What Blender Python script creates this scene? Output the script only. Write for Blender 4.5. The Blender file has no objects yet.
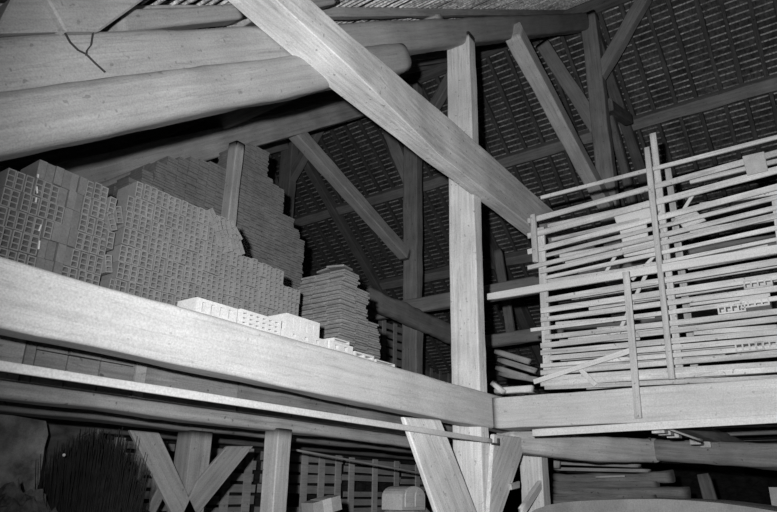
import bpy, bmesh, math, random
from mathutils import Vector, Matrix, noise
random.seed(7)
R = random.random
U = random.uniform
COL = bpy.context.scene.collection

# ---------------------------------------------------------------- camera geometry (from the vanishing points)
PPX, PPY = 388.5, 256.0
A = Vector((880-PPX, 500-PPY, 0)); B = Vector((-564-PPX, 473-PPY, 0))
F = math.sqrt(-(A.x*B.x + A.y*B.y))
ax = Vector((A.x, A.y, F)).normalized()
ay = Vector((B.x, B.y, F)).normalized()
az = -(ax.cross(ay)); az = -az if az.y > 0 else az
CAM = Vector((0, 0, 1.6))

def ray(px, py):
    v = Vector((px-PPX, py-PPY, F))
    return Vector((ax.dot(v), ay.dot(v), az.dot(v)))

def at(px, py, axis, val):
    """point of the place on the plane axis=val that the photograph shows at px,py"""
    r = ray(px, py)
    return CAM + r*((val-CAM[axis])/r[axis])

# ---------------------------------------------------------------- materials
def mat(name, base, var=.25, kind='wood', rough=.85, bump=.25, scale=1.0, dust=0.0):
    m = bpy.data.materials.new(name); m.use_nodes = True
    nt = m.node_tree; N = nt.nodes; L = nt.links
    bs = N['Principled BSDF']; bs.inputs['Roughness'].default_value = rough
    bs.inputs['Specular IOR Level'].default_value = .2
    tc = N.new('ShaderNodeTexCoord')
    oi = N.new('ShaderNodeObjectInfo')
    add = N.new('ShaderNodeVectorMath'); add.operation = 'ADD'
    sc = N.new('ShaderNodeVectorMath'); sc.operation = 'SCALE'; sc.inputs['Scale'].default_value = 37.0
    cx = N.new('ShaderNodeCombineXYZ')
    for i in range(3): L.new(oi.outputs['Random'], cx.inputs[i])
    L.new(cx.outputs[0], sc.inputs[0]); L.new(tc.outputs['Object'], add.inputs[0]); L.new(sc.outputs[0], add.inputs[1])
    mp = N.new('ShaderNodeMapping'); L.new(add.outputs[0], mp.inputs[0])
    if kind == 'wood':
        mp.inputs['Scale'].default_value = (1.1*scale, 26*scale, 26*scale)
    elif kind == 'masonry':
        mp.inputs['Scale'].default_value = (5*scale, 5*scale, 11*scale)
    else:
        mp.inputs['Scale'].default_value = (12*scale,)*3
    n1 = N.new('ShaderNodeTexNoise'); n1.inputs['Scale'].default_value = 1.0; n1.inputs['Detail'].default_value = 6
    n1.inputs['Roughness'].default_value = .65
    L.new(mp.outputs[0], n1.inputs['Vector'])
    n2 = N.new('ShaderNodeTexNoise'); n2.inputs['Scale'].default_value = 2.2*scale; n2.inputs['Detail'].default_value = 4
    L.new(add.outputs[0], n2.inputs['Vector'])
    n3 = N.new('ShaderNodeTexNoise'); n3.inputs['Scale'].default_value = 90; n3.inputs['Detail'].default_value = 2
    L.new(add.outputs[0], n3.inputs['Vector'])
    def rng(src, a, b, lo, hi):
        r = N.new('ShaderNodeMapRange'); r.inputs[1].default_value = a; r.inputs[2].default_value = b
        r.inputs[3].default_value = lo; r.inputs[4].default_value = hi; L.new(src, r.inputs[0]); return r.outputs[0]
    def mul(a, b):
        k = N.new('ShaderNodeMath'); k.operation = 'MULTIPLY'; L.new(a, k.inputs[0])
        if isinstance(b, float): k.inputs[1].default_value = b
        else: L.new(b, k.inputs[1])
        return k.outputs[0]
    g = rng(n1.outputs[0], .3, .7, 1-var, 1+var*.6)
    g2 = rng(n2.outputs[0], .3, .7, 1-var*.7, 1+var*.5)
    g3 = rng(n3.outputs[0], .3, .7, .86, 1.12)
    g4 = rng(oi.outputs['Random'], 0, 1, 1-var*.35, 1+var*.25)
    v = mul(mul(mul(g, g2), mul(g3, g4)), float(base))
    if kind == 'wood':   # thin dark drying cracks along the grain
        mp2 = N.new('ShaderNodeMapping'); mp2.inputs['Scale'].default_value = (.55*scale, 11*scale, 11*scale)
        L.new(add.outputs[0], mp2.inputs[0])
        n4 = N.new('ShaderNodeTexNoise'); n4.inputs['Scale'].default_value = 1; n4.inputs['Detail'].default_value = 3
        L.new(mp2.outputs[0], n4.inputs['Vector'])
        ab = N.new('ShaderNodeMath'); ab.operation = 'SUBTRACT'; ab.inputs[1].default_value = .5; L.new(n4.outputs[0], ab.inputs[0])
        ab2 = N.new('ShaderNodeMath'); ab2.operation = 'ABSOLUTE'; L.new(ab.outputs[0], ab2.inputs[0])
        cr = rng(ab2.outputs[0], 0, .012, 1-var*.9, 1.0)
        v = mul(v, cr)
        n5 = N.new('ShaderNodeTexNoise'); n5.inputs['Scale'].default_value = 22*scale; n5.inputs['Detail'].default_value = 1
        L.new(add.outputs[0], n5.inputs['Vector'])
        v = mul(v, rng(n5.outputs[0], .70, .76, 1.0, 1-var*1.6 if var < .4 else .3))
    if kind == 'masonry':
        vo = N.new('ShaderNodeTexVoronoi'); vo.feature = 'DISTANCE_TO_EDGE'; vo.inputs['Scale'].default_value = .55
        L.new(mp.outputs[0], vo.inputs['Vector'])
        v = mul(v, rng(vo.outputs[0], 0, .08, .6, 1.0))
    cb = N.new('ShaderNodeCombineColor')
    for i in range(3): L.new(v, cb.inputs[i])
    L.new(cb.outputs[0], bs.inputs['Base Color'])
    bp = N.new('ShaderNodeBump'); bp.inputs['Strength'].default_value = bump; bp.inputs['Distance'].default_value = .01
    L.new(g, bp.inputs['Height']); L.new(bp.outputs[0], bs.inputs['Normal'])
    return m

M = dict(
    tie=mat('limewashed_timber', .60, .16, bump=.2),
    rbeam=mat('whitened_beam', .52, .16, bump=.2),
    brace=mat('pale_brace', .62, .25),
    post=mat('pale_oak', .78, .24, bump=.3),
    log=mat('hewn_log', .40, .2, bump=.25),
    collar=mat('weathered_oak', .74, .28, bump=.3),
    pale=mat('pale_planed_wood', .60, .1, bump=.1),
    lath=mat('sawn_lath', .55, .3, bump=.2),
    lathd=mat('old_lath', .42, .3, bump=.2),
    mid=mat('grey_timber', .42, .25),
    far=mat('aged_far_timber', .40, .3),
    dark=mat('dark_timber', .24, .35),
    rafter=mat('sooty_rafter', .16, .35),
    batten=mat('roof_batten', .78, .75, scale=.8),
    rooftile=mat('roof_tile_clay', .13, .7, kind='clay'),
    brick=mat('dusty_hollow_brick', .24, .14, kind='clay', bump=.15),
    dirty=mat('mortar_smeared_brick', .19, .2, kind='clay'),
    tile=mat('stacked_clay_tile', .27, .25, kind='clay'),
    white=mat('white_brick', .66, .1, kind='clay', bump=.1),
    stone=mat('rubble_stone', .6, .9, kind='clay', bump=.6, scale=.35),
    plaster=mat('stained_plaster', .16, .5, kind='masonry', scale=.5),
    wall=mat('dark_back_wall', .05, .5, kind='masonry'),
    twig=mat('dry_twig', .05, .4, kind='clay'),
    rubble=mat('ground_rubble', .12, .6, kind='clay', bump=.6),
    cloth=mat('pale_canvas', .19, .2, kind='clay', bump=.2, scale=.4),
    iron=mat('rusted_iron', .07, .3, kind='clay'),
    grey=mat('dusty_grey_box', .40, .15, kind='clay'),
    porcelain=mat('porcelain', .75, .05, kind='clay'),
)

# ---------------------------------------------------------------- object helpers
def tag(o, label=None, cat=None, group=None, kind=None):
    if label: o['label'] = label
    if cat: o['category'] = cat
    if group: o['group'] = group
    if kind: o['kind'] = kind
    return o

def link(name, bm, m, parent=None, mw=None, smooth=False):
    me = bpy.data.meshes.new(name)
    bmesh.ops.recalc_face_normals(bm, faces=bm.faces)
    bm.to_mesh(me); bm.free()
    if smooth:
        for p in me.polygons: p.use_smooth = True
    me.materials.append(m)
    o = bpy.data.objects.new(name, me); COL.objects.link(o)
    if parent: o.parent = parent
    if mw is not None: o.matrix_world = mw
    if smooth:
        w = o.modifiers.new('wn', 'WEIGHTED_NORMAL'); w.keep_sharp = False; w.weight = 80
    return o

def empty(name, loc, label, cat, group=None):
    o = bpy.data.objects.new(name, None); COL.objects.link(o); o.location = loc
    return tag(o, label, cat, group)

def box(bm, c, s, rot=None):
    r = bmesh.ops.create_cube(bm, size=1.0)
    mtx = Matrix.Translation(c) @ (rot or Matrix.Identity(4)) @ Matrix.Diagonal((s[0], s[1], s[2], 1))
    bmesh.ops.transform(bm, matrix=mtx, verts=r['verts'])
    return r['verts']

def frame(p0, p1, up=Vector((0, 0, 1))):
    d = (p1-p0); x = d.normalized(); up = Vector(up)
    y = up.cross(x)
    if y.length < 1e-3: y = Vector((0, 1, 0)).cross(x)
    y.normalize(); z = x.cross(y)
    m = Matrix((x, y, z)).transposed().to_4x4(); m.translation = p0
    return m, d.length

def section(w, h, r, n=4):
    pts = []
    for cx, cy, a0 in ((w/2-r, h/2-r, 0), (-w/2+r, h/2-r, 90), (-w/2+r, -h/2+r, 180), (w/2-r, -h/2+r, 270)):
        for k in range(n+1):
            a = math.radians(a0+90*k/n); pts.append((cx+r*math.cos(a), cy+r*math.sin(a)))
    return pts

def beam_bm(L, w, h, r=.02, seg=None, wob=.006, taper=1.0, bow=0.0, sway=0.0, n=3, endround=0, seed=None, st=None):
    seg = seg or max(2, min(60, int(L/.12)))
    sd = seed if seed is not None else R()*100
    bm = bmesh.new(); rings = []
    for i in range(seg+1):
        t = i/seg; s = 1+(taper-1)*t
        e = 1.0
        if endround:
            dd = (1-t)*L
            if dd < endround: e = max(.35, math.sqrt(max(0, 1-((endround-dd)/endround)**2)))
        ww, hh = w*s, h*s; oy = oz = 0.0
        if st:      # stations along the length: (distance, width, height, side shift, lift)
            q = t*L
            for a_, b_ in zip(st, st[1:]):
                if q <= b_[0] or b_ is st[-1]:
                    u = max(0, min(1, (q-a_[0])/(b_[0]-a_[0]))); ww, hh, oy, oz = [a_[i_]+(b_[i_]-a_[i_])*u for i_ in (1, 2, 3, 4)]; break
        rr = min(r, ww*.49, hh*.49)
        ring = []
        for (y, z) in section(ww*e, hh*e, rr*e, n):
            f = noise.noise(Vector((t*L*1.3, y*5+sd, z*5+sd*1.7)))*wob*1.6 + noise.noise(Vector((t*L*5, y*12+sd, z*12-sd)))*wob*.7
            k = 1+f/max(.05, math.hypot(y, z))
            ring.append(bm.verts.new((t*L, y*k+oy+sway*math.sin(math.pi*t), z*k+oz+bow*math.sin(math.pi*t))))
        rings.append(ring)
    m = len(rings[0])
    for i in range(seg):
        for j in range(m):
            bm.faces.new((rings[i][j], rings[i][(j+1) % m], rings[i+1][(j+1) % m], rings[i+1][j]))
    bm.faces.new(rings[0][::-1]); bm.faces.new(rings[-1])
    return bm

def beam(name, p0, p1, w, h, m, label=None, cat=None, group=None, up=(0, 0, 1), parent=None, **k):
    p0, p1 = Vector(p0), Vector(p1)
    mw, L = frame(p0, p1, Vector(up))
    o = link(name, beam_bm(L, w, h, **k), m, None, mw, smooth=True)
    if parent:
        bpy.context.view_layer.update()
        o.parent = parent; o.matrix_parent_inverse = parent.matrix_world.inverted()
    tag(o, label, cat, group)
    return o

def copy_tree(o, parent=None):
    c = o.copy(); COL.objects.link(c)
    if parent: c.parent = parent
    for ch in o.children:
        copy_tree(ch, c)
    return c

def prism(name, pts, depth, m, label=None, cat=None, group=None, parent=None, axis=1):
    """an outline of points in a vertical plane given real thickness along an axis"""
    bm = bmesh.new(); d = Vector((0, 0, 0)); d[axis] = depth
    a = [bm.verts.new(p) for p in pts]; b = [bm.verts.new(Vector(p)+d) for p in pts]
    n = len(pts); bm.faces.new(a); bm.faces.new(b[::-1])
    for i in range(n): bm.faces.new((a[i], a[(i+1) % n], b[(i+1) % n], b[i]))
    E_ = max(((Vector(pts[(i+1) % n])-Vector(pts[i])) for i in range(n)), key=lambda q: q.length)
    mw, _ = frame(Vector(pts[0]), Vector(pts[0])+E_, (0, 1, 0) if axis == 1 else (1, 0, 0)); bmesh.ops.transform(bm, matrix=mw.inverted(), verts=bm.verts)
    bmesh.ops.recalc_face_normals(bm, faces=bm.faces)
    bmesh.ops.bevel(bm, geom=[e for e in bm.edges], offset=min(.012, abs(depth)*.2), segments=1, affect='EDGES')
    o = link(name, bm, m, parent, mw); tag(o, label, cat, group); return o

ORD = ['first','second','third','fourth','fifth','sixth','seventh','eighth','ninth','tenth','eleventh','twelfth','thirteenth',
       'fourteenth','fifteenth','sixteenth','seventeenth','eighteenth','nineteenth','twentieth','twenty-first','twenty-second','twenty-third','twenty-fourth']

# ================================================================ the frame of the barn
Y1, Y2, Y3 = 3.375, 8.3, 13.2
SL = .725                                     # slope of the principal rafters
RX, RZ = 12.6, 12.1                           # ridge
FS = .78                                      # slope of the far roof
def near_z(x): return 12.6 + .711*(x-RX)
def far_z(x): return 12.5 - FS*(x-RX)

# main tie beam (its face is the pale band across the left)
beam('tie_beam', (-1.6, Y1+.075, 2.46), (24.2, Y1+.075, 2.46), .2, .39, M['tie'], 'long pale limewashed tie beam below the loft bricks, running into the main post', 'beam', r=.03, wob=.007, seg=170, st=[(0, .2, .34, 0, .04), (3, .2, .35, 0, .035), (7.5, .2, .385, 0, .005), (25, .2, .385, 0, 0)])
# main post
mp = beam('timber_post', (6.52, 3.55, 0), (6.52, 3.55, 7.5), .36, .19, M['post'], 'tall pale main post in the middle, from the lower braces up to the rafter', 'post', r=.02, wob=.008, up=(1, 0, 0), seg=70)
# collar beam in front of post and logs
beam('collar_beam', (2.45, 3.225, 5.2), (13.2, 3.225, 5.2), .35, .6, M['collar'], 'heavy weathered collar beam crossing in front of the main post and the logs', 'beam', r=.012, wob=.006, seg=90, st=[(0, .34, .28, 0, .08), (1.2, .34, .34, 0, .02), (2.9, .2, .58, .08, .13), (11, .2, .56, .08, .15)])
# principal rafter: two logs
beam('rafter_log', (-.9, 3.56, 3.7+SL*(-.9-1.11)), (12.4, 3.56, 11.85), .3, .34, M['log'], 'thick upper rafter log rising from upper left to the king post', 'log', r=.07, wob=.011, seg=110, taper=1.12)
beam('rafter_log', (-.9, 3.50, 3.37+.737*(-.9-1.18)), (5.05, 3.50, 6.24), .34, .34, M['log'], 'lower hewn log with a rounded end, strapped under the upper rafter log', 'log', r=.1, wob=.012, seg=60, taper=.98, endround=.16, n=5)

# pieces standing on the rafter log at the top left
def plane_pts(px, y): return [at(a, b, 1, y) for a, b in px]
prism('rafter_strut', plane_pts([(-6, 33), (14, -6), (46, -8), (66, 31)], 3.42), .24, M['log'], 'broad pale strut foot in the very top left corner on the rafter log', 'strut')
prism('strut', plane_pts([(66, 31), (42, -12), (160, -12), (100, 31)], 3.36), .26, M['log'], 'splayed strut standing on the rafter log, right of the corner strut foot', 'strut')
beam('timber_offcut', at(104, 27, 1, 3.75), at(238, 14, 1, 3.75), .2, .14, M['log'], 'short cracked timber offcut lying on the upper side of the rafter log', 'timber', r=.03, wob=.012)
beam('timber_offcut', at(232, 16, 1, 3.8), at(330, -3, 1, 3.8), .2, .2, M['mid'], 'short grey timber end lying against the collar beam at the top edge', 'timber', r=.03, wob=.012)

# king posts, braces, rafters of the three trusses
def kingpost(y, w, label, m):
    return beam('king_post', (12.5, y, 2.5), (12.5, y, 12.05), w, .3, m, label, 'post', r=.04, wob=.015, up=(1, 0, 0))
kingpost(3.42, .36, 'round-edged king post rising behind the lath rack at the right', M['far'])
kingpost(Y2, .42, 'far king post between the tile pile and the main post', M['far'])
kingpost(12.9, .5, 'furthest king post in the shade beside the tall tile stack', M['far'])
WHICH = ['right of the main post', 'left of the main post', 'in the far dark bay']
for k, (y, yy) in enumerate(((3.42, 3.42), (Y2, Y2+.1), (12.9, 12.9))):
    w = WHICH[k]
    beam('diagonal_brace', (8.0, yy, 3.7+SL*(8.0-1.11)-.1), (12.35, yy, 7.05), .26, .3, M['brace'], 'long sloping brace falling from the rafter to the king post %s' % w, 'brace', r=.03, wob=.01)
    beam('short_brace', (12.5, y+1.15, 11.75), (12.5, y+.05, 9.0), .32, .24, M['mid'], 'short steep brace leaning left from the king post %s' % w, 'brace', r=.03, up=(1, 0, 0), wob=.012)
    beam('short_brace', (12.5, y-1.3, 12.0), (12.5, y-.05, 10.3), .28, .24, M['far'], 'short brace leaning right from the king post %s' % w, 'brace', r=.03, up=(1, 0, 0), wob=.012)
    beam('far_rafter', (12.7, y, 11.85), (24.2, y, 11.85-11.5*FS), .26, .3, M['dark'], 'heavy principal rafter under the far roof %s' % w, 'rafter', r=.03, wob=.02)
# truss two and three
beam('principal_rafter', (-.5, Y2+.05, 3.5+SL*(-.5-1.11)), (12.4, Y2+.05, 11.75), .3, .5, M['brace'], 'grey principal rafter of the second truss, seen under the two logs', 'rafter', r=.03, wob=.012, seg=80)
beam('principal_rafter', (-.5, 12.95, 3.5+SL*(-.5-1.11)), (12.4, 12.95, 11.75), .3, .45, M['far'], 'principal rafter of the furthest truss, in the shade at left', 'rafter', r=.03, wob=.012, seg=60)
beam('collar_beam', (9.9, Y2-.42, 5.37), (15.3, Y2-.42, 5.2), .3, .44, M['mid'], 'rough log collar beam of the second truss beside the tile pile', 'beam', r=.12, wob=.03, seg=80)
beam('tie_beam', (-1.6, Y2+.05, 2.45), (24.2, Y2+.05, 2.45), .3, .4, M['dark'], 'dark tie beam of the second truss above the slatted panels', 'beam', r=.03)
x2 = at(235, 170, 1, Y2-.15)
x2 = at(234, 170, 1, 6.02)
beam('timber_post', (x2.x, 6.02, 2.66), (x2.x, 6.02, at(235, 143, 1, 6.02).z), .16, .14, M['mid'], 'grey post standing in front of the tall tile stacks, between left and right one', 'post', r=.02, up=(1, 0, 0))
# lengthwise timbers
beam('ridge_beam', (12.5, -5, 12.25), (12.5, 25, 12.25), .22, .28, M['dark'], 'ridge beam over the king posts at the top edge', 'beam', r=.03)
beam('longitudinal_beam', (12.32, -5, 5.72), (12.32, 25, 5.72), .2, .36, M['mid'], 'horizontal beam joining the king posts at mid height', 'beam', r=.05, wob=.02, seg=100)
beam('longitudinal_beam', (12.32, -5, 4.72), (12.32, 6.7, 4.65), .2, .26, M['far'], 'lower thin horizontal beam between main post and lath rack', 'beam', r=.05, wob=.02, seg=60)
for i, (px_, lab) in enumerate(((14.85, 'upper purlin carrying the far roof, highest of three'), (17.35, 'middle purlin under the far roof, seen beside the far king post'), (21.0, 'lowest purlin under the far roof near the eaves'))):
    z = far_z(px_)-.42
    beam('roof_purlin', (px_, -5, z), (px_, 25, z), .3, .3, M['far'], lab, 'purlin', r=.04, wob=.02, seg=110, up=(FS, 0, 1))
beam('roof_purlin', (6.3, Y1+.35, near_z(6.3)-.42), (6.3, 25, near_z(6.3)-.42), .24, .28, M['mid'], 'purlin under the near roof above the tall tile stacks', 'purlin', r=.04, seg=60, up=(-SL, 0, 1))
beam('curved_knee', (13.2, 3.42, 9.9), (14.6, 3.42, 7.4), .2, .28, M['dark'], 'dark curved knee timber under the far roof right of the king post', 'brace', r=.06, bow=.18)
beam('roof_block', (12.7, 3.3, 9.7), (14.5, 3.3, 10.25), .22, .26, M['dark'], 'dark short timber joining king post and purlin', 'timber', r=.04)

# ================================================================ roof
def roof(name, zf, x0, x1, y0, y1, sgn, step=.158):
    bm = bmesh.new(); bb = bmesh.new()
    sl = math.sqrt(1+FS*FS); dx = step/sl
    n = int(abs(x1-x0)/dx); ty = .2
    ny = int((y1-y0)/ty)
    s = 1 if x1 > x0 else -1
    for i in range(n):
        xa = x0+s*dx*i; xb = xa+s*dx*1.25
        for j in range(ny):
            ya = y0+j*ty + (ty/2 if i % 2 else 0); j_ = U(-.01, .01)
            za = zf(xa)+.03+j_; zb = zf(xb)+.005+U(-.008, .008)
            vs = [bm.verts.new(v) for v in ((xa, ya+.004, za), (xa, ya+ty-.004, za), (xb, ya+ty-.004, zb-.022), (xb, ya+.004, zb-.022))]
            bm.faces.new(vs)
        # batten, in lengths between joints
        y = y0
        while y < y1:
            ln = U(1.6, 3.6); ye = min(y1, y+ln); zz = zf(xa)-.03; t = U(-.012, .012)
            vv = box(bb, (xa+t, (y+ye)/2, zz), (.03, ye-y-.006, .024), Matrix.Rotation(-s*math.atan(FS)*-1, 4, 'Y'))
            y = ye
    # boarding above the tiles so no sky shows through
    back = [(x0, y0, zf(x0)+.09), (x0, y1, zf(x0)+.09), (x1, y1, zf(x1)+.09), (x1, y0, zf(x1)+.09)]
    bk = bmesh.new(); vs = [bk.verts.new(v) for v in back]; vs2 = [bk.verts.new(Vector(v)+Vector((0, 0, .06))) for v in back]
    bk.faces.new(vs); bk.faces.new(vs2[::-1])
    for i in range(4): bk.faces.new((vs[i], vs[(i+1) % 4], vs2[(i+1) % 4], vs2[i]))
    c = link('ceiling', bk, M['wall']); tag(c, kind='structure')
    t = link('roof_tiles', bm, M['rooftile'], c)
    b = link('battens', bb, M['batten'], c)
    return c
roof('far', far_z, RX, 24.6, -5, 24, 1)
roof('near', near_z, RX, -2.2, -3, 16, -1)
g = bmesh.new()
def common_rafter_mesh(L):
    return beam_bm(L, .09, .11, r=.012, wob=.012, seg=40, n=1)
Lf = math.hypot(12, 12*FS)
src = None
y = -4.6; i = 0
while y < 23.5:
    p0 = Vector((RX, y, far_z(RX)-.105)); p1 = Vector((24.4, y+U(-.06, .06), far_z(24.4)-.105))
    if i < 5:
        o = beam('common_rafter', p0, p1, .09, .11, M['rafter'], 'thin dark rafter carrying battens under the far roof slope', 'rafter', 'common rafters of the far roof', r=.012, wob=.022, seg=46, n=1)
        src = (src or []) + [o]
    else:
        o = src[i % 5].copy(); COL.objects.link(o)
        mw, _ = frame(p0, p1); o.matrix_world = mw
    i += 1; y += .50+U(-.05, .05)
y = -2.8; src = None; i = 0
while y < 15.5:
    if 2.8 < y < 3.6: y += .62; i += 1; continue
    p1 = Vector((RX, y, near_z(RX)-.105)); p0 = Vector((-2, y+U(-.05, .05), near_z(-2)-.105))
    if src is None:
        o = src = beam('common_rafter', p0, p1, .1, .12, M['mid'], 'rafter of the near roof slope overhead at upper left', 'rafter', 'common rafters of the near roof', r=.012, wob=.015, seg=46, n=1)
    else:
        o = src.copy(); COL.objects.link(o); mw, _ = frame(p0, p1); o.matrix_world = mw
    i += 1; y += .62

# ================================================================ loft floor, walls, ground
def slab(name, lo, hi, m):
    bm = bmesh.new(); box(bm, [(a+b)/2 for a, b in zip(lo, hi)], [b-a for a, b in zip(lo, hi)])
    return tag(link(name, bm, m), kind='structure')
slab('floor', (-2.5, -5, -.1), (25, 25, 0), M['rubble'])
slab('wall_back', (-2.5, 24, 0), (25, 24.3, 13), M['wall'])
slab('wall_far', (24.4, -5, 0), (24.7, 24, 3.6), M['wall'])
slab('wall_near', (-2.5, -5, 0), (-2.2, 24, 2.2), M['wall'])
slab('wall_right', (-2.5, -5.3, 0), (25, -5, 13), M['wall'])
def planks(name, x0, x1, y0, y1, z, m, along='Y'):
    bm = bmesh.new(); a = x0
    if along == 'Y':
        while a < x1:
            w = U(.16, .26); b = min(x1, a+w); box(bm, ((a+b)/2, (y0+y1)/2, z-.02+U(-.004, .004)), (b-a-.008, y1-y0, .036)); a = b
    o = link(name, bm, m); return tag(o, kind='structure')
planks('floor_loft', -1.8, 24, Y1+.37, 20, 2.655, M['dark'])
planks('floor_loft', 7.02, 24, -5, Y1-.01, 2.55, M['dark'])

# ================================================================ right bay: beam, rail, rack
XB = 6.68
beam('loft_beam', (XB+.16, Y1, 2.437), (XB+.16, -3.5, 2.437), .32, .342, M['rbeam'], 'pale loft beam right of the main post, carrying the lath rack', 'beam', r=.015, wob=.006, seg=60)
beam('edge_board', at(533, 433, 0, XB-.03), at(905, 411, 0, XB-.03), .03, .075, M['pale'], 'bright narrow board fixed below the loft beam at right', 'board', r=.006, wob=.002)
beam('strap_board', at(626, 272, 0, XB-.08), at(638.5, 418, 0, XB-.08), .07, .03, M['lath'], 'upright batten in front of the rack, hung from the long rail over the loft beam', 'batten', r=.006, wob=.004, up=(1, 0, 0))
beam('long_rail', at(488, 297, 0, XB-.03), at(900, 229, 0, XB-.03), .04, .085, M['pale'], 'bright long rail in front of the rack starting at the main post', 'rail', r=.006, wob=.005)
XF = XB+.05
lev = [(541, 198, 137), (528, 218, 152), (528, 233, 169), (528, 249, 188), (546, 257, 197), (528, 265, 207), (540, 272, 217), (546, 279, 229), (541, 287, 239),
       (546, 301, 263), (541, 311, 275), (541, 320, 287), (531, 329, 298), (545, 338, 310), (541, 346, 320), (541, 353, 330), (550, 359, 338), (541, 366, 347), (541, 373, 355), (548, 379, 364), (541, 384, 370), (545, 388, 376)]
def seg_pt(l, x, X):   # point of a rack level at pixel column x, on the plane X
    x0, yl, yr = l; t = (x-540)/(777-540)
    return at(x, yl+(yr-yl)*t, 0, X)
for i, l in enumerate(lev):
    a = seg_pt(l, l[0], XF); b = seg_pt(l, 890, XF); b.z += U(-.02, .02)
    th = .045 if not i else random.choice([.055, .062, .07]) if i < 4 else random.choice([.038, .045, .05]) if i < 9 else random.choice([.045, .055, .065])
    beam('rack_lath', a, b, .028, th, M['lath'], 'sawn front lath of the drying rack, %s from the top' % ORD[i], 'lath', 'front laths of the drying rack', r=.005, wob=.004, seg=24, n=1)
srcs = []
for i, l in enumerate(lev[1:]):
    for k in range(3):
        X = XF+.17+.3*k+U(-.04, .04)
        s = X/XF
        a0 = seg_pt(l, l[0]+U(4, 60 if k == 0 else 110), XF); b0 = seg_pt(l, U(700, 900), XF)
        a = Vector((X, a0.y, a0.z+U(-.03, .035))); b = Vector((X, b0.y, b0.z+U(-.03, .035)))
        if R() < (.5 if k == 0 else .6) + (.15 if i < 8 else 0): continue
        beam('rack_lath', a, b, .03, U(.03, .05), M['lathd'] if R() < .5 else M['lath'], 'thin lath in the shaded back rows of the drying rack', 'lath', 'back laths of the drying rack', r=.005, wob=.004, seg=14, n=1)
# short pieces between front laths, left half
sh = [(548, 690, 226, 195), (552, 640, 240, 220), (560, 655, 256, 240), (545, 640, 282, 268), (575, 668, 306, 296), (556, 655, 324, 316), (560, 640, 342, 338), (552, 655, 369, 362), (690, 790, 182, 158), (700, 790, 205, 190), (690, 790, 232, 216), (688, 777, 268, 252), (690, 770, 304, 294), (694, 777, 333, 327), (690, 790, 362, 350)]
for i, (xa, xb, ya, yb) in enumerate(sh):
    a = at(xa, ya, 0, XF+.07); b = at(xb, yb, 0, XF+.07)
    beam('rack_offcut', a, b, .03, .045, M['lath'], 'short lath offcut wedged between the front laths of the rack', 'lath', 'lath offcuts in the rack', r=.004, wob=.004, seg=8, n=1)
# uprights
def upright(px0, py0, px1, py1, X, w, lab, m='lath'):
    a = at(px0, py0, 0, X); b = at(px1, py1, 0, X); b.z = max(b.z, 2.61)
    beam('rack_upright', b, a, w, .045, M[m], lab, 'upright', up=(1, 0, 0), r=.005, wob=.005, n=1)
upright(533, 215, 536, 262, XB-.0, .06, 'short upright slat at the rack corner by the collar beam end')
upright(541, 228, 549, 386, XF+.05, .09, 'left upright of the drying rack, nearest the main post')
upright(647, 148, 672, 379, XB-.03, .06, 'middle front upright of the drying rack, left one of the pair')
upright(653, 134, 681, 379, XF+.04, .07, 'middle upright of the drying rack standing above the top lath')
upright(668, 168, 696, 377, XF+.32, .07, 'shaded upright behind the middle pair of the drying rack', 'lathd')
upright(775, 196, 800, 375, XF+.03, .07, 'right upright of the drying rack at the picture edge')
# diagonal slats
def slat(xa, ya, xb, yb, X, lab, h=.055):
    beam('loose_lath', at(xa, ya, 0, X), at(xb, yb, 0, X), .025, h, M['pale'], lab, 'slat', r=.004, n=1, seg=8)
slat(534, 382, 632, 350, XF-.05, 'long loose slat leaning across the bottom left of the rack')
slat(579, 368, 596, 385, XF-.02, 'short loose slat leaning the other way at the rack bottom')
slat(606, 272, 646, 204, XF+.12, 'steep slat leaning behind the upper laths, left of the middle uprights', .035)
slat(618, 334, 652, 262, XF+.12, 'steep slat leaning behind the long rail', .035)
slat(632, 280, 660, 250, XF+.10, 'small tilted slat above the long rail', .035)
slat(676, 222, 696, 190, XF+.1, 'small tilted slat right of the middle uprights', .035)
# pale boards lying on the shelves
def rack_board(pts, lab, m='pale', X=None, d=.03):
    X = X or XF+.06
    prism('rack_board', [at(a, b, 0, X) for a, b in pts], d, M[m], lab, 'board', axis=0)
rack_board([(742, 156), (764, 151), (768, 170), (747, 175)], 'square grey board hung in the upper right of the rack', 'grey', XF-.04)
rack_board([(612, 212), (648, 200), (652, 218), (618, 228)], 'pale board in the upper rack, topmost of three by the uprights')
rack_board([(619, 229), (646, 222), (648, 236), (622, 242)], 'pale board in the rack, middle of three by the uprights')
rack_board([(620, 244), (660, 236), (662, 250), (624, 257)], 'pale board in the rack, lowest of three by the uprights')
rack_board([(672, 214), (692, 207), (706, 220), (684, 229)], 'tilted pale board with a broken corner right of the uprights', 'lath')
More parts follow.
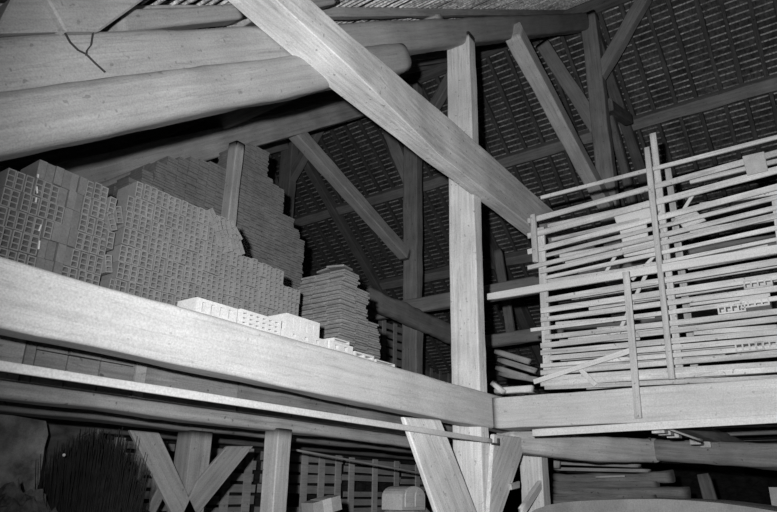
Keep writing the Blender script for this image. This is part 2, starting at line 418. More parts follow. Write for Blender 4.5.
# hollow bricks in the rack
def hollow_bm(w, l, h, nx, nz, wall, dep, wz=None):
    wz = wz or wall
    bm = bmesh.new()
    xs = [-w/2]; cw = (w-wall*(nx+1))/nx
    for i in range(nx): xs += [xs[-1]+wall, xs[-1]+wall+cw]
    xs.append(w/2)
    zs = [0]; ch = (h-wz*(nz+1))/nz
    for i in range(nz): zs += [zs[-1]+wz, zs[-1]+wz+ch]
    zs.append(h)
    V = lambda x, y, z: bm.verts.new((x, y, z))
    for i in range(len(xs)-1):
        for j in range(len(zs)-1):
            x0, x1, z0, z1 = xs[i], xs[i+1], zs[j], zs[j+1]
            if i % 2 and j % 2:
                a = [V(x0, -l/2, z0), V(x1, -l/2, z0), V(x1, -l/2, z1), V(x0, -l/2, z1)]
                b = [V(x0, -l/2+dep, z0), V(x1, -l/2+dep, z0), V(x1, -l/2+dep, z1), V(x0, -l/2+dep, z1)]
                for k in range(4): bm.faces.new((a[k], a[(k+1) % 4], b[(k+1) % 4], b[k]))
                bm.faces.new(b)
            else:
                bm.faces.new((V(x0, -l/2, z0), V(x1, -l/2, z0), V(x1, -l/2, z1), V(x0, -l/2, z1)))
    o = [V(sx*w/2, sy*l/2, z) for z in (0, h) for sx, sy in ((-1, -1), (1, -1), (1, 1), (-1, 1))]
    for f in ((0, 1, 2, 3), (4, 5, 6, 7), (1, 2, 6, 5), (2, 3, 7, 6), (3, 0, 4, 7)): bm.faces.new([o[q] for q in f])
    bmesh.ops.remove_doubles(bm, verts=bm.verts, dist=.0002)
    return bm
def place(o, loc, rz=0, ry=0, rx=0):
    o.location = loc; o.rotation_euler = (rx, ry, rz)
rb = None
for (px, py, n, lab) in ((734, 315, 3, 'grey hollow brick in the rack at right, second shelf with bricks'), (757, 309, 3, 'grey hollow brick beside the picture edge, second shelf with bricks'),
                         (760, 290, 3, 'grey hollow brick on the highest brick shelf of the rack'), (752, 353, 3, 'four-holed brick low in the rack at the right edge'),
                         (772, 351, 3, 'hollow brick cut by the right picture edge, low in the rack')):
    if rb is None:
        rb = o = link('hollow_brick', hollow_bm(.24, .2, .085, 4, 1, .014, .12), M['lath'])
    else:
        o = rb.copy(); COL.objects.link(o)
    tag(o, lab, 'brick', 'hollow bricks in the rack'); place(o, at(px, py, 0, XF+.08), rz=-math.pi/2)

# ================================================================ left loft: hollow bricks and tiles
LF = 2.66
BW, BH, BL = .053, .124, .25
bsrc = [link('hollow_brick', hollow_bm(BW-.003, BL, BH-.004, 1, 3, .008, .08), M['brick']) for _ in range(1)]
bdirty = link('hollow_brick', (lambda bm: (box(bm, (0, 0, BH/2), (BW-.002, BL, BH-.003)), bm)[1])(bmesh.new()), M['dirty'])
used = {0: False, 1: False}
nb = [0]; rest = []
def brick(x, y, z, label, group, rz=0, ry=0, rx=0, dirty=False):
    s = bdirty if dirty else bsrc[0]; k = int(dirty)
    if used[k]: o = s.copy(); COL.objects.link(o)
    else: o = s; used[k] = True
    tag(o, label, 'brick', group); place(o, (x, y, z), rz, ry, rx); return o
def interp(prof, x):
    if x <= prof[0][0]: return prof[0][1]
    for (a, b), (c, d) in zip(prof, prof[1:]):
        if x <= c: return b+(d-b)*(x-a)/(c-a)
    return prof[-1][1]
# profile of stack tops, real coordinates on the stack face
YS = 3.90
def prof(px): return [(at(a, b, 1, YS).x, at(a, b, 1, YS).z) for a, b in px]
P2 = prof([(122, 228), (128, 206), (136, 191), (142, 188), (160, 196), (185, 203), (205, 206), (226, 214), (232, 240), (250, 258), (262, 268), (272, 262), (285, 276), (300, 292)])
P1 = prof([(-40, 200), (4, 200), (14, 172), (50, 166), (80, 170), (102, 178), (108, 184), (109, 250)])
x = P2[0][0]+.035
ci = 0
while x < P2[-1][0]:
    top = interp(P2, x); z = LF; dz = U(0, .01)
    lean = 0
    while z+BH*.6 < top:
        if nb[0] >= 178: rest.append((x, YS+BL/2+U(-.012, .012), z)); z += BH; continue
        nb[0] += 1
        brick(x+U(-.003, .003), YS+BL/2+U(-.012, .012), z+dz, 'dusty grey hollow brick set on end in the large middle brick stack', 'hollow bricks of the middle stack', rz=U(-.03, .03))
        z += BH
    x += BW+U(0, .002); ci += 1
rm = bmesh.new()
for q_ in rest:
    t_ = bmesh.new(); t_.from_mesh(bsrc[0].data); bmesh.ops.translate(t_, verts=t_.verts, vec=q_)
    me_ = bpy.data.meshes.new('t'); t_.to_mesh(me_); t_.free(); rm.from_mesh(me_); bpy.data.meshes.remove(me_)
tag(link('hollow_bricks', rm, M['brick']), 'remaining hollow bricks at the low right end of the middle stack', 'bricks', kind='stuff')
x = P1[-1][0]-.035
while x > .95:
    top = interp(P1, x); z = LF
    while z+BH*.6 < top:
        pxx = (x-1.5)/.7
        dirty = noise.noise(Vector((x*2.2, z*2.2, 4.1))) > .02 and x < 1.95
        brick(x+U(-.003, .003), YS+BL/2+.0+U(-.012, .012)+.02, z, ('brick smeared flat with mortar in the leftmost stack' if dirty else 'grey hollow brick set on end in the leftmost brick stack'),
              'mortar smeared bricks of the left stack' if dirty else 'hollow bricks of the left stack', rz=U(-.03, .03), dirty=dirty)
        z += BH
    x -= BW+U(0, .002)
# tumbled bricks between the two stacks and on the right shoulder
for (px, py, ry, lab) in ((117, 203, .05, 'single brick standing clear on top right of the left stack'), (121, 220, -.45, 'tilted hollow brick slipped into the gap between the stacks, lower one'),
                          (127, 213, -.32, 'tilted hollow brick slipped into the gap between the stacks, upper one'), (116, 238, -.02, 'upright brick in the gap just right of the left stack'),
                          (116, 262, -.22, 'leaning hollow brick half way down the gap between stacks'), (117, 286, .06, 'upright brick at the bottom of the gap between the stacks')):
    p = at(px, py, 1, YS-.06); brick(p.x, YS-.0+BL/2, p.z-BH/2, lab, None, ry=ry)
for k, (px, py, ry) in enumerate(((226, 222, -.55), (231, 226, -.55), (236, 230, -.6), (240, 226, -.6), (230, 238, -.5), (236, 243, -.5), (243, 240, -.6), (248, 246, -.65), (222, 214, -.8), (246, 232, -.9))):
    p = at(px, py, 1, YS-.08)
    brick(p.x, YS-.03+BL/2, p.z-BH/2, 'hollow brick tumbled askew on the right shoulder of the middle stack', 'tumbled bricks on the stack shoulder', ry=ry+math.radians(6))
# grey slab leaning in the gap and at the shoulder
prism('leaning_slab', [at(a, b, 1, YS+.3) for a, b in ((118, 205), (135, 188), (150, 192), (140, 300), (116, 300))], .05, M['brick'], 'plain grey slab leaning behind the gap between the brick stacks', 'slab')
# whitewash drips on the left stack
bm = bmesh.new()
for a, b, s in ((38, 176, 2), (37, 190, 4), (36, 200, 3), (40, 228, 4), (39, 245, 5)):
    c = at(a, b, 1, YS-.005); box(bm, c, (.009, .006, .011*s), Matrix.Rotation(U(-.3, .3), 4, 'Y'))
tag(link('lime_drips', bm, M['white']), 'white lime drips running down the leftmost brick stack', 'drips')

# tall tile stacks behind
def tile_stack(name, px_prof, yp, label, ncol_depth=1, tw=.2, th=.034):
    pr = [(at(a, b, 1, yp).x, at(a, b, 1, yp).z) for a, b in px_prof]
    bm = bmesh.new(); x = pr[0][0]
    while x < pr[-1][0]:
        z = LF; top = interp(pr, x+tw/2)
        sh = 0
        while z < top:
            for d in range(ncol_depth):
                box(bm, (x+tw/2+U(-.008, .008), yp+.13+.26*d+U(-.012, .012), z+th/2), (tw-.006, .25, th-.007))
            z += th
        x += tw
    return tag(link(name, bm, M['tile']), label, 'tile stack', kind='stuff')
tile_stack('tile_stack', [(128, 185), (160, 166), (166, 160), (195, 159), (224, 168), (226, 170)], 6.2, 'tall stack of thin clay tiles left of the grey post', 2, .15)
tile_stack('tile_stack', [(244, 144), (258, 146), (268, 152), (271, 184), (282, 188), (285, 214), (295, 222), (299, 238), (300, 240)], 6.2, 'tall stepped stack of thin clay tiles right of the grey post', 2, .12)
# pale rounded plank under the second rafter
p0 = at(70, 214, 1, 7.3); p1 = at(163, 174, 1, 7.3)
beam('rounded_plank', p0, p1, .06, .42, M['mid'], 'grey plank with a rounded end between rafter and tile stack', 'plank', r=.03, wob=.01, endround=.15)

# tile pile at the right end of the beam: single tiles in view
px0 = at(341, 300, 1, 4.0).x
TW, TD, TT = .255, .2, .0245
tl = bmesh.new(); box(tl, (0, 0, TT/2), (TW-.008, TD-.01, TT-.006)); box(tl, (-TW/2+.0, 0, TT*.5), (.01, TD*.7, TT*.35))
tl = link('clay_tile', tl, M['tile']); tcount = 0
PT = [(at(a, b, 1, 4.02).x, at(a, b, 1, 4.02).z-LF) for a, b in ((330, 266), (341, 267), (350, 270), (360, 283), (371, 297), (380, 330), (386, 362))]
tops = {c: interp(PT, px0+TW*(c+.5)) for c in range(4)}; print('TOPS', tops)
inner = bmesh.new()
for c in range(4):
    lean = .004*c
    nl = int(tops[c]/TT)
    for k in range(nl):
        for r_ in range(3):
            shift = U(-.014, .014)+(.012 if k % 2 else -.0)+.02*math.sin(k*.35+c)
            loc = (px0+TW/2+c*TW+shift+(-.0015*k if c else 0)+(.03 if c else 0), 4.0+TD/2+r_*TD+U(-.01, .01)+(.04*c if c else 0), LF+k*TT)
            if c and r_ and k < nl-1:
                box(inner, (loc[0], loc[1], loc[2]+TT/2), (TW-.008, TD-.01, TT-.006)); continue
            o = tl if tcount == 0 else tl.copy()
            if tcount: COL.objects.link(o)
            tcount += 1
            tag(o, 'thin clay tile laid flat in the pile left of the far king post', 'tile', 'clay tiles of the near pile'); place(o, loc, rz=U(-.05, .05), ry=.0)
tag(link('tile_pile_core', inner, M['tile']), 'clay tiles inside and behind the pile left of the far king post', 'tile pile', kind='stuff')
for k, (dx, dy, rz) in enumerate(((-.05, .1, .3), (.03, .28, -.2))):
    o = tl.copy(); COL.objects.link(o); tag(o, ['loose clay tile tilted on the left top of the pile', 'loose clay tile lying crosswise on top of the pile'][k], 'tile')
    if 'group' in o: del o['group']
    place(o, (px0+TW/2+dx, 4.0+dy, LF+tops[0]+.0+.02*k), rz=rz, ry=-.12)

# white bricks along the beam edge
def wb(name, x0, x1, z0, h, nx, nz, lab, y=3.39, d=.2, wall=.02, m='white', rz=0, ry=0):
    o = link(name, hollow_bm(x1-x0, d, h, nx, nz, wall, .16, min(wall, .022, h*.3)), M[m]); tag(o, lab, 'brick', 'whitened bricks on the tie beam')
    place(o, ((x0+x1)/2, y+d/2, z0), rz=rz, ry=ry); return o
wb('white_brick', 2.56, 2.91, LF, .11, 4, 1, 'whitened hollow brick with vertical slots, leftmost on the beam edge', wall=.048)
wb('white_brick', 2.94, 3.34, LF, .12, 6, 3, 'whitened brick with small round perforations, second on the beam edge', wall=.025)
wb('white_brick', 3.37, 3.87, LF, .07, 3, 1, 'low whitened brick carrying the slotted block on the beam edge', wall=.1)
wb('white_brick', 3.42, 3.80, LF+.073, .13, 4, 1, 'whitened block with tall vertical slots, topmost on the beam edge', wall=.068, y=3.42)
wb('white_brick', 3.90, 4.20, LF, .08, 2, 1, 'low whitened brick right of the slotted block on the beam edge', wall=.07)
wb('white_brick', 3.95, 4.15, LF+.082, .03, 1, 1, 'thin whitened tile lying on a low brick of the beam edge', wall=.012)
wb('white_brick', 4.23, 4.50, LF, .05, 2, 1, 'small flat whitened brick near the right end of the row', wall=.02)
wb('white_brick', 4.53, 4.82, LF, .03, 1, 1, 'thin whitened tile, last at the right end of the row', wall=.012)

# ================================================================ under the loft
# bright rail with iron hook
beam('bright_rail', (-1.2, 3.27, 2.125), (6.45, 3.27, 2.12), .03, .05, M['pale'], 'bright narrow rail running under the tie beam to the main post', 'rail', r=.008, wob=.003, seg=60)
bm = bmesh.new(); box(bm, (6.50, 3.24, 2.09), (.16, .02, .02)); box(bm, (6.57, 3.24, 2.12), (.02, .02, .07))
tag(link('iron_hook', bm, M['iron']), 'small dark iron hook holding the rail end at the main post', 'hook')
# braces under the beams
def lowbrace(pa, pb, w, lab, y=3.33, d=.12, m='post'):
    beam('lower_brace', at(*pa, 1, y), at(*pb, 1, y), d, w, M[m], lab, 'brace', r=.012, wob=.006, up=(0, 1, 0) if False else (0, 0, 1))
prism('lower_brace', [Vector((a.x, 3.31, a.z)) for a in (at(404, 417, 1, 3.31), at(441, 420, 1, 3.31), at(477, 512, 1, 3.31), at(497, 560, 1, 3.31), at(462, 560, 1, 3.31), at(437, 512, 1, 3.31))], .05, M['post'], 'broad pale brace left of the main post under the tie beam', 'brace')
prism('lower_brace', [Vector((a.x, 3.31, a.z)) for a in (at(494, 434, 1, 3.31), at(528, 438, 1, 3.31), at(503, 512, 1, 3.31), at(488, 560, 1, 3.31), at(470, 560, 1, 3.31), at(489, 512, 1, 3.31))], .05, M['post'], 'broad pale brace right of the main post under the beams', 'brace')
pp = at(538, 470, 1, 3.5)
beam('timber_post', (pp.x, 3.55, 0), (pp.x, 3.55, 2.26), .3, .22, M['post'], 'short pale post under the tie beam right of the lower braces', 'post', up=(1, 0, 0), r=.015)
prism('small_board', [at(a, b, 1, 3.28) for a, b in ((511, 484), (520, 481), (520, 488), (512, 490))], .03, M['lath'], 'small board nailed between the right brace and short post', 'board')
beam('lower_brace', at(521, 512, 1, 3.44), at(546, 476, 1, 3.44), .06, .1, M['post'], 'thin brace crossing the short post at the bottom', 'brace', r=.01)

# infill boards between tie beam and the lower timber, each one a board
xs = [at(a, 400, 1, 4.25).x for a in (-60, 12, 24, 58, 92, 128, 140, 236, 345, 410, 470)]
labs = ['at the far left', 'narrow, beside the left corner', 'third from the left', 'fourth from the left', 'fifth from the left', 'with a short upright end', 'long one left of the middle', 'long one right of the middle', 'next to the left lower brace', 'behind the left lower brace']
for i in range(10):
    z0 = 2.2; z1 = 2.63
    if i in (2, 3, 4):
        for k, (a, b) in enumerate(((z0, 2.41), (2.415, z1))):
            bm = bmesh.new(); box(bm, (0, 0, 0), (xs[i+1]-xs[i]-.01, .05, b-a-.004)); o = link('infill_board', bm, M['dark'])
            o.location = ((xs[i]+xs[i+1])/2, 4.25+U(-.012, .012), (a+b)/2)
            tag(o, ('lower' if k == 0 else 'upper')+' infill board of a pair under the loft, '+labs[i], 'board', 'infill boards under the loft')
    else:
        bm = bmesh.new(); box(bm, (0, 0, 0), (xs[i+1]-xs[i]-.012, .05, z1-z0)); o = link('infill_board', bm, M['mid'] if i in (0, 5) else M['dark'])
        o.location = ((xs[i]+xs[i+1])/2, 4.25+U(-.015, .015), (z0+z1)/2)
        tag(o, 'infill board under the loft, '+labs[i], 'board', 'infill boards under the loft')
beam('loft_joist', (-1.5, 4.45, 2.18), (9.5, 4.45, 2.14), .16, .12, M['far'], 'grey joist running behind the bright rail', 'joist', r=.035, wob=.012, seg=70)
beam('loft_joist', (-1.5, 5.6, 2.22), (9.5, 5.7, 2.22), .2, .16, M['dark'], 'darker joist resting on the braced post behind', 'joist', r=.03, wob=.015, seg=50)
for k, y in enumerate((6.3, 6.9, 7.5)):
    beam('loft_joist', (-1.5, y, 2.45), (16, y, 2.42), .16, .18, M['dark'], 'dark joist under the loft boards, %s behind the braced post' % ORD[k], 'joist', r=.03, wob=.012, seg=50)
beam('thin_pole', at(290, 449, 1, 6.0), at(425, 474, 1, 6.0), .04, .03, M['mid'], 'thin pole crossing in front of the slatted panels', 'pole', r=.012)
# posts with V braces
pa = at(276, 470, 1, 4.42)
beam('timber_post', (pa.x, 4.42, 0), (pa.x, 4.42, 2.12), .17, .18, M['mid'], 'square post under the loft standing alone left of the boxes', 'post', up=(1, 0, 0), r=.012)
pb = at(192, 470, 1, 5.6)
beam('timber_post', (pb.x, 5.62, 0), (pb.x, 5.62, 2.14), .24, .26, M['mid'], 'post under the loft with a brace on either side', 'post', up=(1, 0, 0), r=.012)
prism('lower_brace', [at(a, b, 1, 5.46) for a, b in ((130, 430), (160, 433), (185, 487), (207, 535), (182, 535), (172, 512))], .05, M['mid'], 'left brace of the braced post under the loft', 'brace')
prism('lower_brace', [at(a, b, 1, 5.46) for a, b in ((228, 446), (254, 446), (200, 513), (185, 535), (183, 512), (197, 482))], .05, M['mid'], 'right brace of the braced post under the loft', 'brace')
beam('leaning_board', at(82, 436, 1, 6.3), at(98, 470, 1, 6.3), .04, .14, M['dark'], 'short dark board leaning behind the brushwood top', 'board')
beam('leaning_board', at(100, 430, 1, 6.4), at(82, 475, 1, 6.4), .04, .1, M['dark'], 'narrow board leaning the other way behind the brushwood', 'board')
beam('leaning_board', at(150, 512, 1, 6.6), at(168, 478, 1, 6.6), .04, .14, M['mid'], 'board leaning at the foot of the left slatted panel', 'board')

# slatted panels
def panel(x0, x1, y, z0, z1, vert, rows, lab, missing=.0):
    e = empty('slatted_panel', ((x0+x1)/2, y, z0), lab, 'panel')
    bpy.context.view_layer.update()
    inv = e.matrix_world.inverted()
    for v in vert:
        bm = bmesh.new(); xx = x0+(x1-x0)*v; box(bm, (xx-(x0+x1)/2, 0, (z1-z0)/2), (.15, .03, z1-z0), Matrix.Rotation(U(-.02, .02), 4, 'Y'))
        o = link('upright_slat', bm, M['brace'], e)
    n = rows
    for k in range(n):
        z = (k+.5)/n*(z1-z0)
        if R() < missing: continue
        bm = bmesh.new(); a = U(-.03, .03); b = U(-.06, .06)
        box(bm, (a, .035, z), (x1-x0+b, .025, (z1-z0)/n*U(.6, .8)), Matrix.Rotation(U(-.015, .015), 4, 'Y'))
        link('cross_slat', bm, M['mid'], e)
YL = 8.05
X = lambda px: at(px, 470, 1, YL).x
panel(X(100), X(172), YL, .3, 2.2, (.2, .5, .8), 12, 'slatted wooden panel left of the braced post, behind the brushwood')
panel(X(176), X(258), YL+.05, .3, 2.2, (.1, .35, .62, .9), 11, 'slatted wooden panel seen between the braces and single post')
panel(X(262), X(342), YL, .3, 2.2, (.12, .5, .72, .95), 11, 'slatted wooden panel just right of the single post', .05)
panel(X(344), X(400), YL-.04, .3, 2.18, (.1, .5, .9), 13, 'slatted wooden panel with wide slats above the loaf-shaped box', .1)
panel(X(402), X(450), YL, .3, 2.15, (.3, .9), 13, 'slatted wooden panel half hidden by the left lower brace')
slab('wall_middle', (-2, 8.9, 0), (16, 9.1, 2.3), M['wall'])
# upper slatted panel seen between tile pile and king post
def lattice2(x0, x1, y, z0, z1, lab, nv, nh):
    panel(x0, x1, y, z0, z1, [(i+.5)/nv for i in range(nv)], nh, lab)
q0 = at(378, 380, 1, 10); q1 = at(404, 335, 1, 10)
lattice2(q0.x, q1.x+.3, 10, LF, at(390, 322, 1, 10).z, 'slatted panel in the loft between tile pile and far king post', 3, 14)
q0 = at(418, 380, 1, 12); q1 = at(450, 380, 1, 12)
lattice2(q0.x, q1.x+.8, 12, LF, at(430, 368, 1, 12).z, 'low slatted fence in the loft left of the main post', 5, 4)
# stump in front of the far king post
beam('timber_stump', (11.6, Y2-.3, LF), (11.6, Y2-.3, LF+.9), .55, .5, M['mid'], 'rounded stump standing before the far king post', 'stump', r=.2, n=6, up=(1, 0, 0))

# stone wall piece and plaster at bottom left
def ragged(name, px, y, d, m, kind=None, label=None, cat=None):
    pts = [at(a, b, 1, y) for a, b in px]
    out = []
    for i in range(len(pts)):
        a, b = pts[i], pts[(i+1) % len(pts)]
        out.append(a)
        if abs((b-a).z) > abs((b-a).x):
            for k in range(1, 8):
                q = a.lerp(b, k/8); out.append(Vector((q.x+U(-.03, .03), y, q.z)))
    bm = bmesh.new(); A_ = [bm.verts.new(p) for p in out]; B_ = [bm.verts.new(p+Vector((0, d, 0))) for p in out]
    n = len(out); bm.faces.new(A_); bm.faces.new(B_[::-1])
    for i in range(n): bm.faces.new((A_[i], A_[(i+1) % n], B_[(i+1) % n], B_[i]))
    o = link(name, bm, m); tag(o, label, cat, None, kind); return o
ragged('wall_left', [(4, 414), (46, 421), (38, 530), (38, 700), (-30, 700), (-20, 416)], 5.9, .35, M['stone'], 'structure')
ragged('wall_left', [(44, 424), (100, 430), (100, 700), (36, 700), (36, 500)], 6.6, .2, M['plaster'], 'structure')
# rubble mound (earth and leaves nobody could count)
def mound(name, c, r, h, m, lab, cat, kind=None, amp=.05, seed=1.0, n=46, base=0):
    bm = bmesh.new(); rows = []
    for i in range(n+1):
        row = []
        for j in range(n+1):
            u, v = i/n*2-1, j/n*2-1; rr = min(1, math.hypot(u, v))
            z = h*max(0, (1-rr**2.2))+amp*noise.noise(Vector((u*9+seed, v*9, seed)))*(1-rr*.6)+amp*.7*noise.noise(Vector((u*25+seed, v*25, seed)))*(1-rr*.5)
            row.append(bm.verts.new((c[0]+u*r[0], c[1]+v*r[1], base+max(0.0, z))))
        rows.append(row)
    for i in range(n):
        for j in range(n): bm.faces.new((rows[i][j], rows[i+1][j], rows[i+1][j+1], rows[i][j+1]))
    return tag(link(name, bm, m), lab, cat, None, kind)
mound('rubble_heap', (2.4, 5.0), (1.0, .6), 1.55, M['rubble'], 'dark heap of rubble and leaves in the bottom left corner', 'heap', 'stuff', amp=.16)
# brushwood
bm = bmesh.new()
cb_ = at(92, 500, 1, 5.2)
for k in range(1900):
    a = U(0, 6.28); rr = math.sqrt(R())*.3
    p = Vector((cb_.x+rr*math.cos(a), 5.2+rr*.7*math.sin(a), 0.0))
    top = Vector((p.x+U(-.16, .10)+(p.x-cb_.x)*.2, p.y+U(-.1, .1), U(1.45, 2.08)-abs(p.x-cb_.x)*.9))
    mid = p.lerp(top, .55)+Vector((U(-.04, .04), U(-.04, .04), 0))
    last = None
    for q, w in ((p, .007), (mid, .006), (top, .003)):
        ring = [bm.verts.new(q+Vector((w*math.cos(t), w*math.sin(t), 0))) for t in (0, 2.09, 4.19)]
        if last:
            for j in range(3): bm.faces.new((last[j], last[(j+1) % 3], ring[(j+1) % 3], ring[j]))
        last = ring
tag(link('brushwood_bundle', bm, M['twig']), 'tall dark bundle of brushwood standing under the loft at left', 'brushwood')
bm = bmesh.new(); c = at(64, 455, 1, 4.9); bmesh.ops.create_uvsphere(bm, u_segments=10, v_segments=8, radius=.012); bmesh.ops.translate(bm, verts=bm.verts, vec=c)
tag(link('insulator_knob', bm, M['porcelain']), 'small white porcelain knob gleaming before the brushwood', 'knob')

# things at the bottom in the middle
mound('dusty_heap', (7.3, 4.9), (1.4, .55), 1.47, M['grey'], 'dusty grey heap carrying the loaf-shaped box', 'heap', amp=.03, seed=4)
def loaf(name, lab):
    a = at(380, 508, 1, 4.7); b = at(407, 508, 1, 4.7)
    e = empty(name, (6.45, 4.7, 1.36), lab, 'box'); bm = bmesh.new()
    # arched section in the X direction seen end, axis along Y
    def arch(w, h, y, inset=0):
        pts = [(-w/2, 0), (-w/2, h*.55)]
        for k in range(1, 12):
            t = math.pi*(1-k/12); pts.append((w/2*math.cos(t), h*.55+h*.45*math.sin(t)))
        pts += [(w/2, h*.55), (w/2, 0)]
        return [(x, y, z) for x, z in pts]
    return e, arch
# the box: body runs along Y, the two-windowed end faces the camera side
e, arch = loaf('loaf_shaped_box', 'pale loaf-shaped box with an arched front and two panels, on the heap')
def arch_solid(w, h, y0, y1, x=0, z=0):
    bm = bmesh.new(); a = [bm.verts.new((p[0]+x, p[1], p[2]+z)) for p in arch(w, h, y0)]; b = [bm.verts.new((p[0]+x, p[1], p[2]+z)) for p in arch(w, h, y1)]
    n = len(a); bm.faces.new(a); bm.faces.new(b[::-1])
    for i in range(n): bm.faces.new((a[i], a[(i+1) % n], b[(i+1) % n], b[i]))
    return bm
c = at(414, 510, 1, 4.6)
e.location = (c.x, 4.6, c.z)
link('box_body', arch_solid(.50, .27, 0, .30), M['tie'], e)
link('end_panel', arch_solid(.17, .2, -.015, 0, -.115, .035), M['brace'], e)
link('end_panel', arch_solid(.17, .2, -.015, 0, .105, .035), M['brace'], e)
bm = bmesh.new(); box(bm, (0, 0, 0), (.36, .2, .14)); bx_ = link('bread_crate', bm, M['grey']); p = at(329, 508, 1, 4.6)
bx_.location = (p.x, 4.7, 1.44); bx_.rotation_euler = (0, -.22, -.2)
tag(bx_, 'small tilted box with a pale band left of the loaf-shaped box', 'box')
bm = bmesh.new(); box(bm, (0, 0, 0), (.11, .206, .146)); link('paper_band', bm, M['pale'], bx_)
beam('box_stand', (p.x, 4.7, 0), (p.x, 4.7, 1.34), .34, .4, M['dark'], 'dark stand hidden below the small tilted box', 'stand', up=(1, 0, 0))

# covered cart at bottom right : arched canvas on hoops
e = empty('cart', (6.6, 1.55, 0), 'cart under a pale curved canvas cover at the bottom right', 'cart')
bm = bmesh.new()
prof_ = [at(a, b, 0, 5.95)-Vector((6.6, 1.55, 0)) for a, b in ((528, 514), (536, 509), (548, 505), (562, 502.5), (580, 501), (600, 500), (630, 499.2), (660, 499), (690, 500.5), (720, 503), (750, 507), (777, 511.5), (800, 517), (830, 526), (850, 536))]
rows = []
for k in range(15):
    xo = .1*k
    rows.append([bm.verts.new((p.x+xo, p.y, p.z+.006*math.sin(k*1.9+q*.8)*(k > 0))) for q, p in enumerate(prof_)])
for k in range(14):
    for q in range(len(prof_)-1): bm.faces.new((rows[k][q], rows[k+1][q], rows[k+1][q+1], rows[k][q+1]))
for rr_ in (rows[0], rows[-1]):
    lo_ = [bm.verts.new((v.co.x, v.co.y, .93)) for v in rr_]
    for q in range(len(prof_)-1): bm.faces.new((rr_[q], rr_[q+1], lo_[q+1], lo_[q]))
link('canvas_cover', bm, M['cloth'], e)
bm = bmesh.new(); box(bm, (0, 0, .75), (1.5, 2.5, .4)); link('cart_body', bm, M['dark'], e)
for sx in (-.6, .6):
    for sy in (-1, 1):
        bm = bmesh.new(); bmesh.ops.create_cone(bm, segments=28, radius1=.45, radius2=.45, depth=.08, cap_ends=True)
        bmesh.ops.transform(bm, matrix=Matrix.Translation((sx, sy*1.33, .45)) @ Matrix.Rotation(math.pi/2, 4, 'X'), verts=bm.verts)
        link('wheel', bm, M['dark'], e)

# right lower bay: beam, joists, logs
pA = at(503, 437, 1, 3.5); pB = at(655, 450, 0, 9.5)
beam('curved_beam', pA, pB, .24, .3, M['brace'], 'bowed grey beam running from the main post under the right loft', 'beam', r=.06, wob=.015, bow=-.05, seg=30)
pC = at(800, 463, 0, 9.3); pC.y -= .8
beam('cross_beam', pB+Vector((-.05, .05, 0)), pC, .24, .29, M['dark'], 'grey crossbeam under the right loft, beyond the cart', 'beam', r=.06, wob=.02)
bm = bmesh.new(); q = at(651, 450, 0, 9.3); box(bm, q, (.02, .03, .32)); tag(link('iron_strap', bm, M['iron']), 'dark iron strap round the crossbeam under the right loft', 'strap')
for k, (a, b) in enumerate((((548, 433), (777, 424)), ((600, 440), (777, 431)), ((660, 446), (777, 439)))):
    X0 = 7.6+1.3*k
    beam('under_board', Vector((X0, at(*a, 0, X0).y, 2.44)), Vector((X0, -3, 2.44)), .16, .1, M['mid' if k < 2 else 'dark'], 'board beam under the right loft, %s behind the bright edge board' % ORD[k], 'board', r=.01, wob=.01)
beam('loft_joist', (6.9, at(668, 432, 0, 6.9).y, 2.33), (11.5, at(668, 432, 0, 6.9).y, 2.33), .14, .16, M['far'], 'diagonal-looking joist under the right loft with blocks hung on it', 'joist', r=.02)
jy = at(668, 432, 0, 6.9).y
for k, xx in enumerate((7.0, 7.25, 7.6, 8.7, 9.3)):
    bm = bmesh.new(); box(bm, (0, 0, 0), (.14, .12, .07)); o = link('hanging_block', bm, M['lath']); o.location = (xx, jy+.1, 2.22)
    tag(o, 'small pale block hung under the joist, %s from the bright edge board' % ORD[k], 'block', 'blocks under the right joist')
beam('thin_rod', at(660, 426, 0, 6.75), at(700, 440, 0, 7.3), .02, .02, M['lath'], 'thin rod ending at the pale blocks under the right loft', 'rod', r=.008)
for k, (ya, yb, xe) in enumerate(((458, 462, 700), (463, 466, 640), (469, 471, 650))):
    beam('stored_board', at(556, ya, 0, 10.2+.2*k), at(xe, yb, 0, 10.2+.2*k), .2, .05, M['mid' if k else 'lath'], 'stored board under the right loft, %s from the top' % ORD[k], 'board', 'boards under the right loft', r=.008)
beam('stored_board', at(557, 468, 0, 9.9), at(557, 457, 0, 9.9), .1, .06, M['mid'], 'short upright board end beside the short pale post', 'board', up=(1, 0, 0))
for k in range(6):
    z = 478+6.5*k
    beam('stored_log', at(552, z, 0, 10.6), at(U(625, 690), z+U(-3, 3), 0, 10.6), .16, .15, M['dark'], 'dark rough log stacked beyond the cart, %s from the top' % ORD[k], 'log', 'logs beyond the cart', r=.07, wob=.03, n=4, seg=14)
beam('tool_handle', at(596, 477, 0, 10.3), at(625, 476, 0, 10.3), .03, .03, M['lath'], 'thin pale stick lying on the stacked logs', 'stick', r=.01)
beam('lower_brace', at(703, 474, 0, 11.8), at(714, 512, 0, 11.8), .1, .2, M['dark'], 'dark brace below the crossbeam at the right', 'brace')
bm = bmesh.new(); box(bm, (0, 0, 0), (.5, .5, 1.72)); o = link('pale_chest', bm, M['grey']); q = at(783, 500, 0, 9.5); o.location = (9.5, q.y-.15, .86); tag(o, 'pale chest corner at the bottom right picture edge', 'chest')
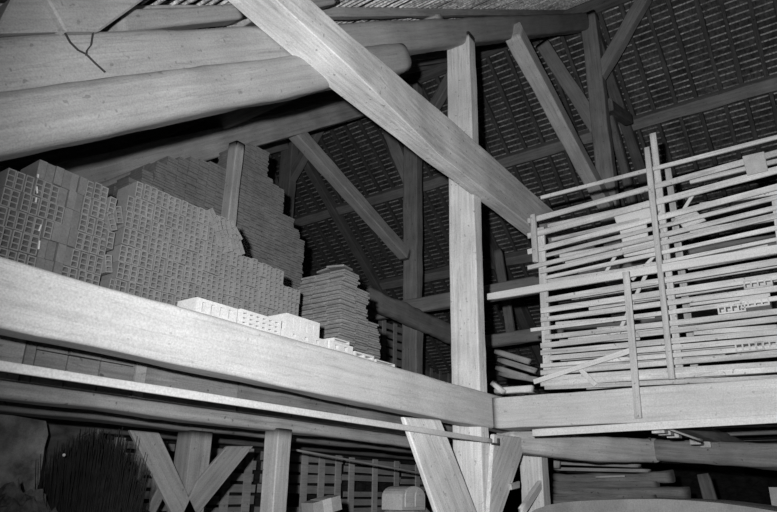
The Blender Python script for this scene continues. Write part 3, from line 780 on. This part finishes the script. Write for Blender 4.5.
# loose pieces seen in the gap right of the main post
def cut(xa, ya, xb, yb, X, h, lab, m='lath'):
    beam('loose_timber', at(xa, ya, 0, X), at(xb, yb, 0, X), .1, h, M[m], lab, 'timber', r=.02, wob=.008)
cut(496, 391, 533, 389, 6.75, .07, 'short pale plank lying on the loft beam beside the main post', 'pale')
cut(493, 383, 504, 392, 6.65, .06, 'splintered pale board end tilted against the main post', 'pale')
for k, (ya, yb, xa, xb) in enumerate(((352, 362, 496, 530), (360, 371, 499, 536), (368, 378, 497, 528), (374, 380, 500, 538))):
    cut(xa, ya, xb, yb, 8.5, .08, 'rough pole end in the dark gap beside the rack, %s from the top' % ORD[k], 'far')
cut(498, 250, 512, 340, 12.9, .2, 'leaning timber in the dark gap between main post and rack', 'dark')

# iron-work and cracks on near timbers
bm = bmesh.new()
def crack(pts, y=3.33):
    P_ = [at(a, b, 1, y) for a, b in pts]
    for a, b in zip(P_, P_[1:]):
        mw, L = frame(a, b)
        vs = box(bm, (L/2, 0, 0), (L+.002, .016, .0035)); bmesh.ops.transform(bm, matrix=mw, verts=vs)
crack([(65, 33), (70, 42), (78, 50), (86, 54), (95, 63), (105, 72)], 3.392)
crack([(93, 32), (91, 45), (87, 50), (86, 55)], 3.392)
tag(link('drying_crack', bm, M['iron']), 'dark branching crack in the upper rafter log near the top left', 'crack')

# ================================================================ camera and light
cam = bpy.data.cameras.new('camera'); co = bpy.data.objects.new('camera', cam); COL.objects.link(co)
cam.sensor_width = 36; cam.lens = F/777*36; cam.sensor_fit = 'HORIZONTAL'; cam.clip_start = .05
right = Vector((ax.x, ay.x, az.x)); down = Vector((ax.y, ay.y, az.y)); fwd = Vector((ax.z, ay.z, az.z))
mr = Matrix((right, -down, -fwd)).transposed().to_4x4(); mr.translation = CAM
co.matrix_world = mr
bpy.context.scene.camera = co

ld = bpy.data.lights.new('flash', 'SPOT'); ld.energy = 1950; ld.shadow_soft_size = .035
ld.spot_size = math.radians(108); ld.spot_blend = 1.0
lo = bpy.data.objects.new('flash', ld); COL.objects.link(lo)
lpos = CAM - fwd*.05 - right*.2 - down*.2
aim = at(570, 230, 0, 9)
lo.matrix_world = Matrix.Translation(lpos) @ (aim-lpos).to_track_quat('-Z', 'Y').to_matrix().to_4x4()

w = bpy.data.worlds.new('world'); bpy.context.scene.world = w; w.use_nodes = True
w.node_tree.nodes['Background'].inputs[0].default_value = (.5, .5, .5, 1); w.node_tree.nodes['Background'].inputs[1].default_value = .06
sc = bpy.context.scene
sc.view_settings.view_transform = 'Standard'; sc.view_settings.look = 'None'; sc.view_settings.gamma = 1; sc.view_settings.exposure = 0
sc.view_settings.use_curve_mapping = False
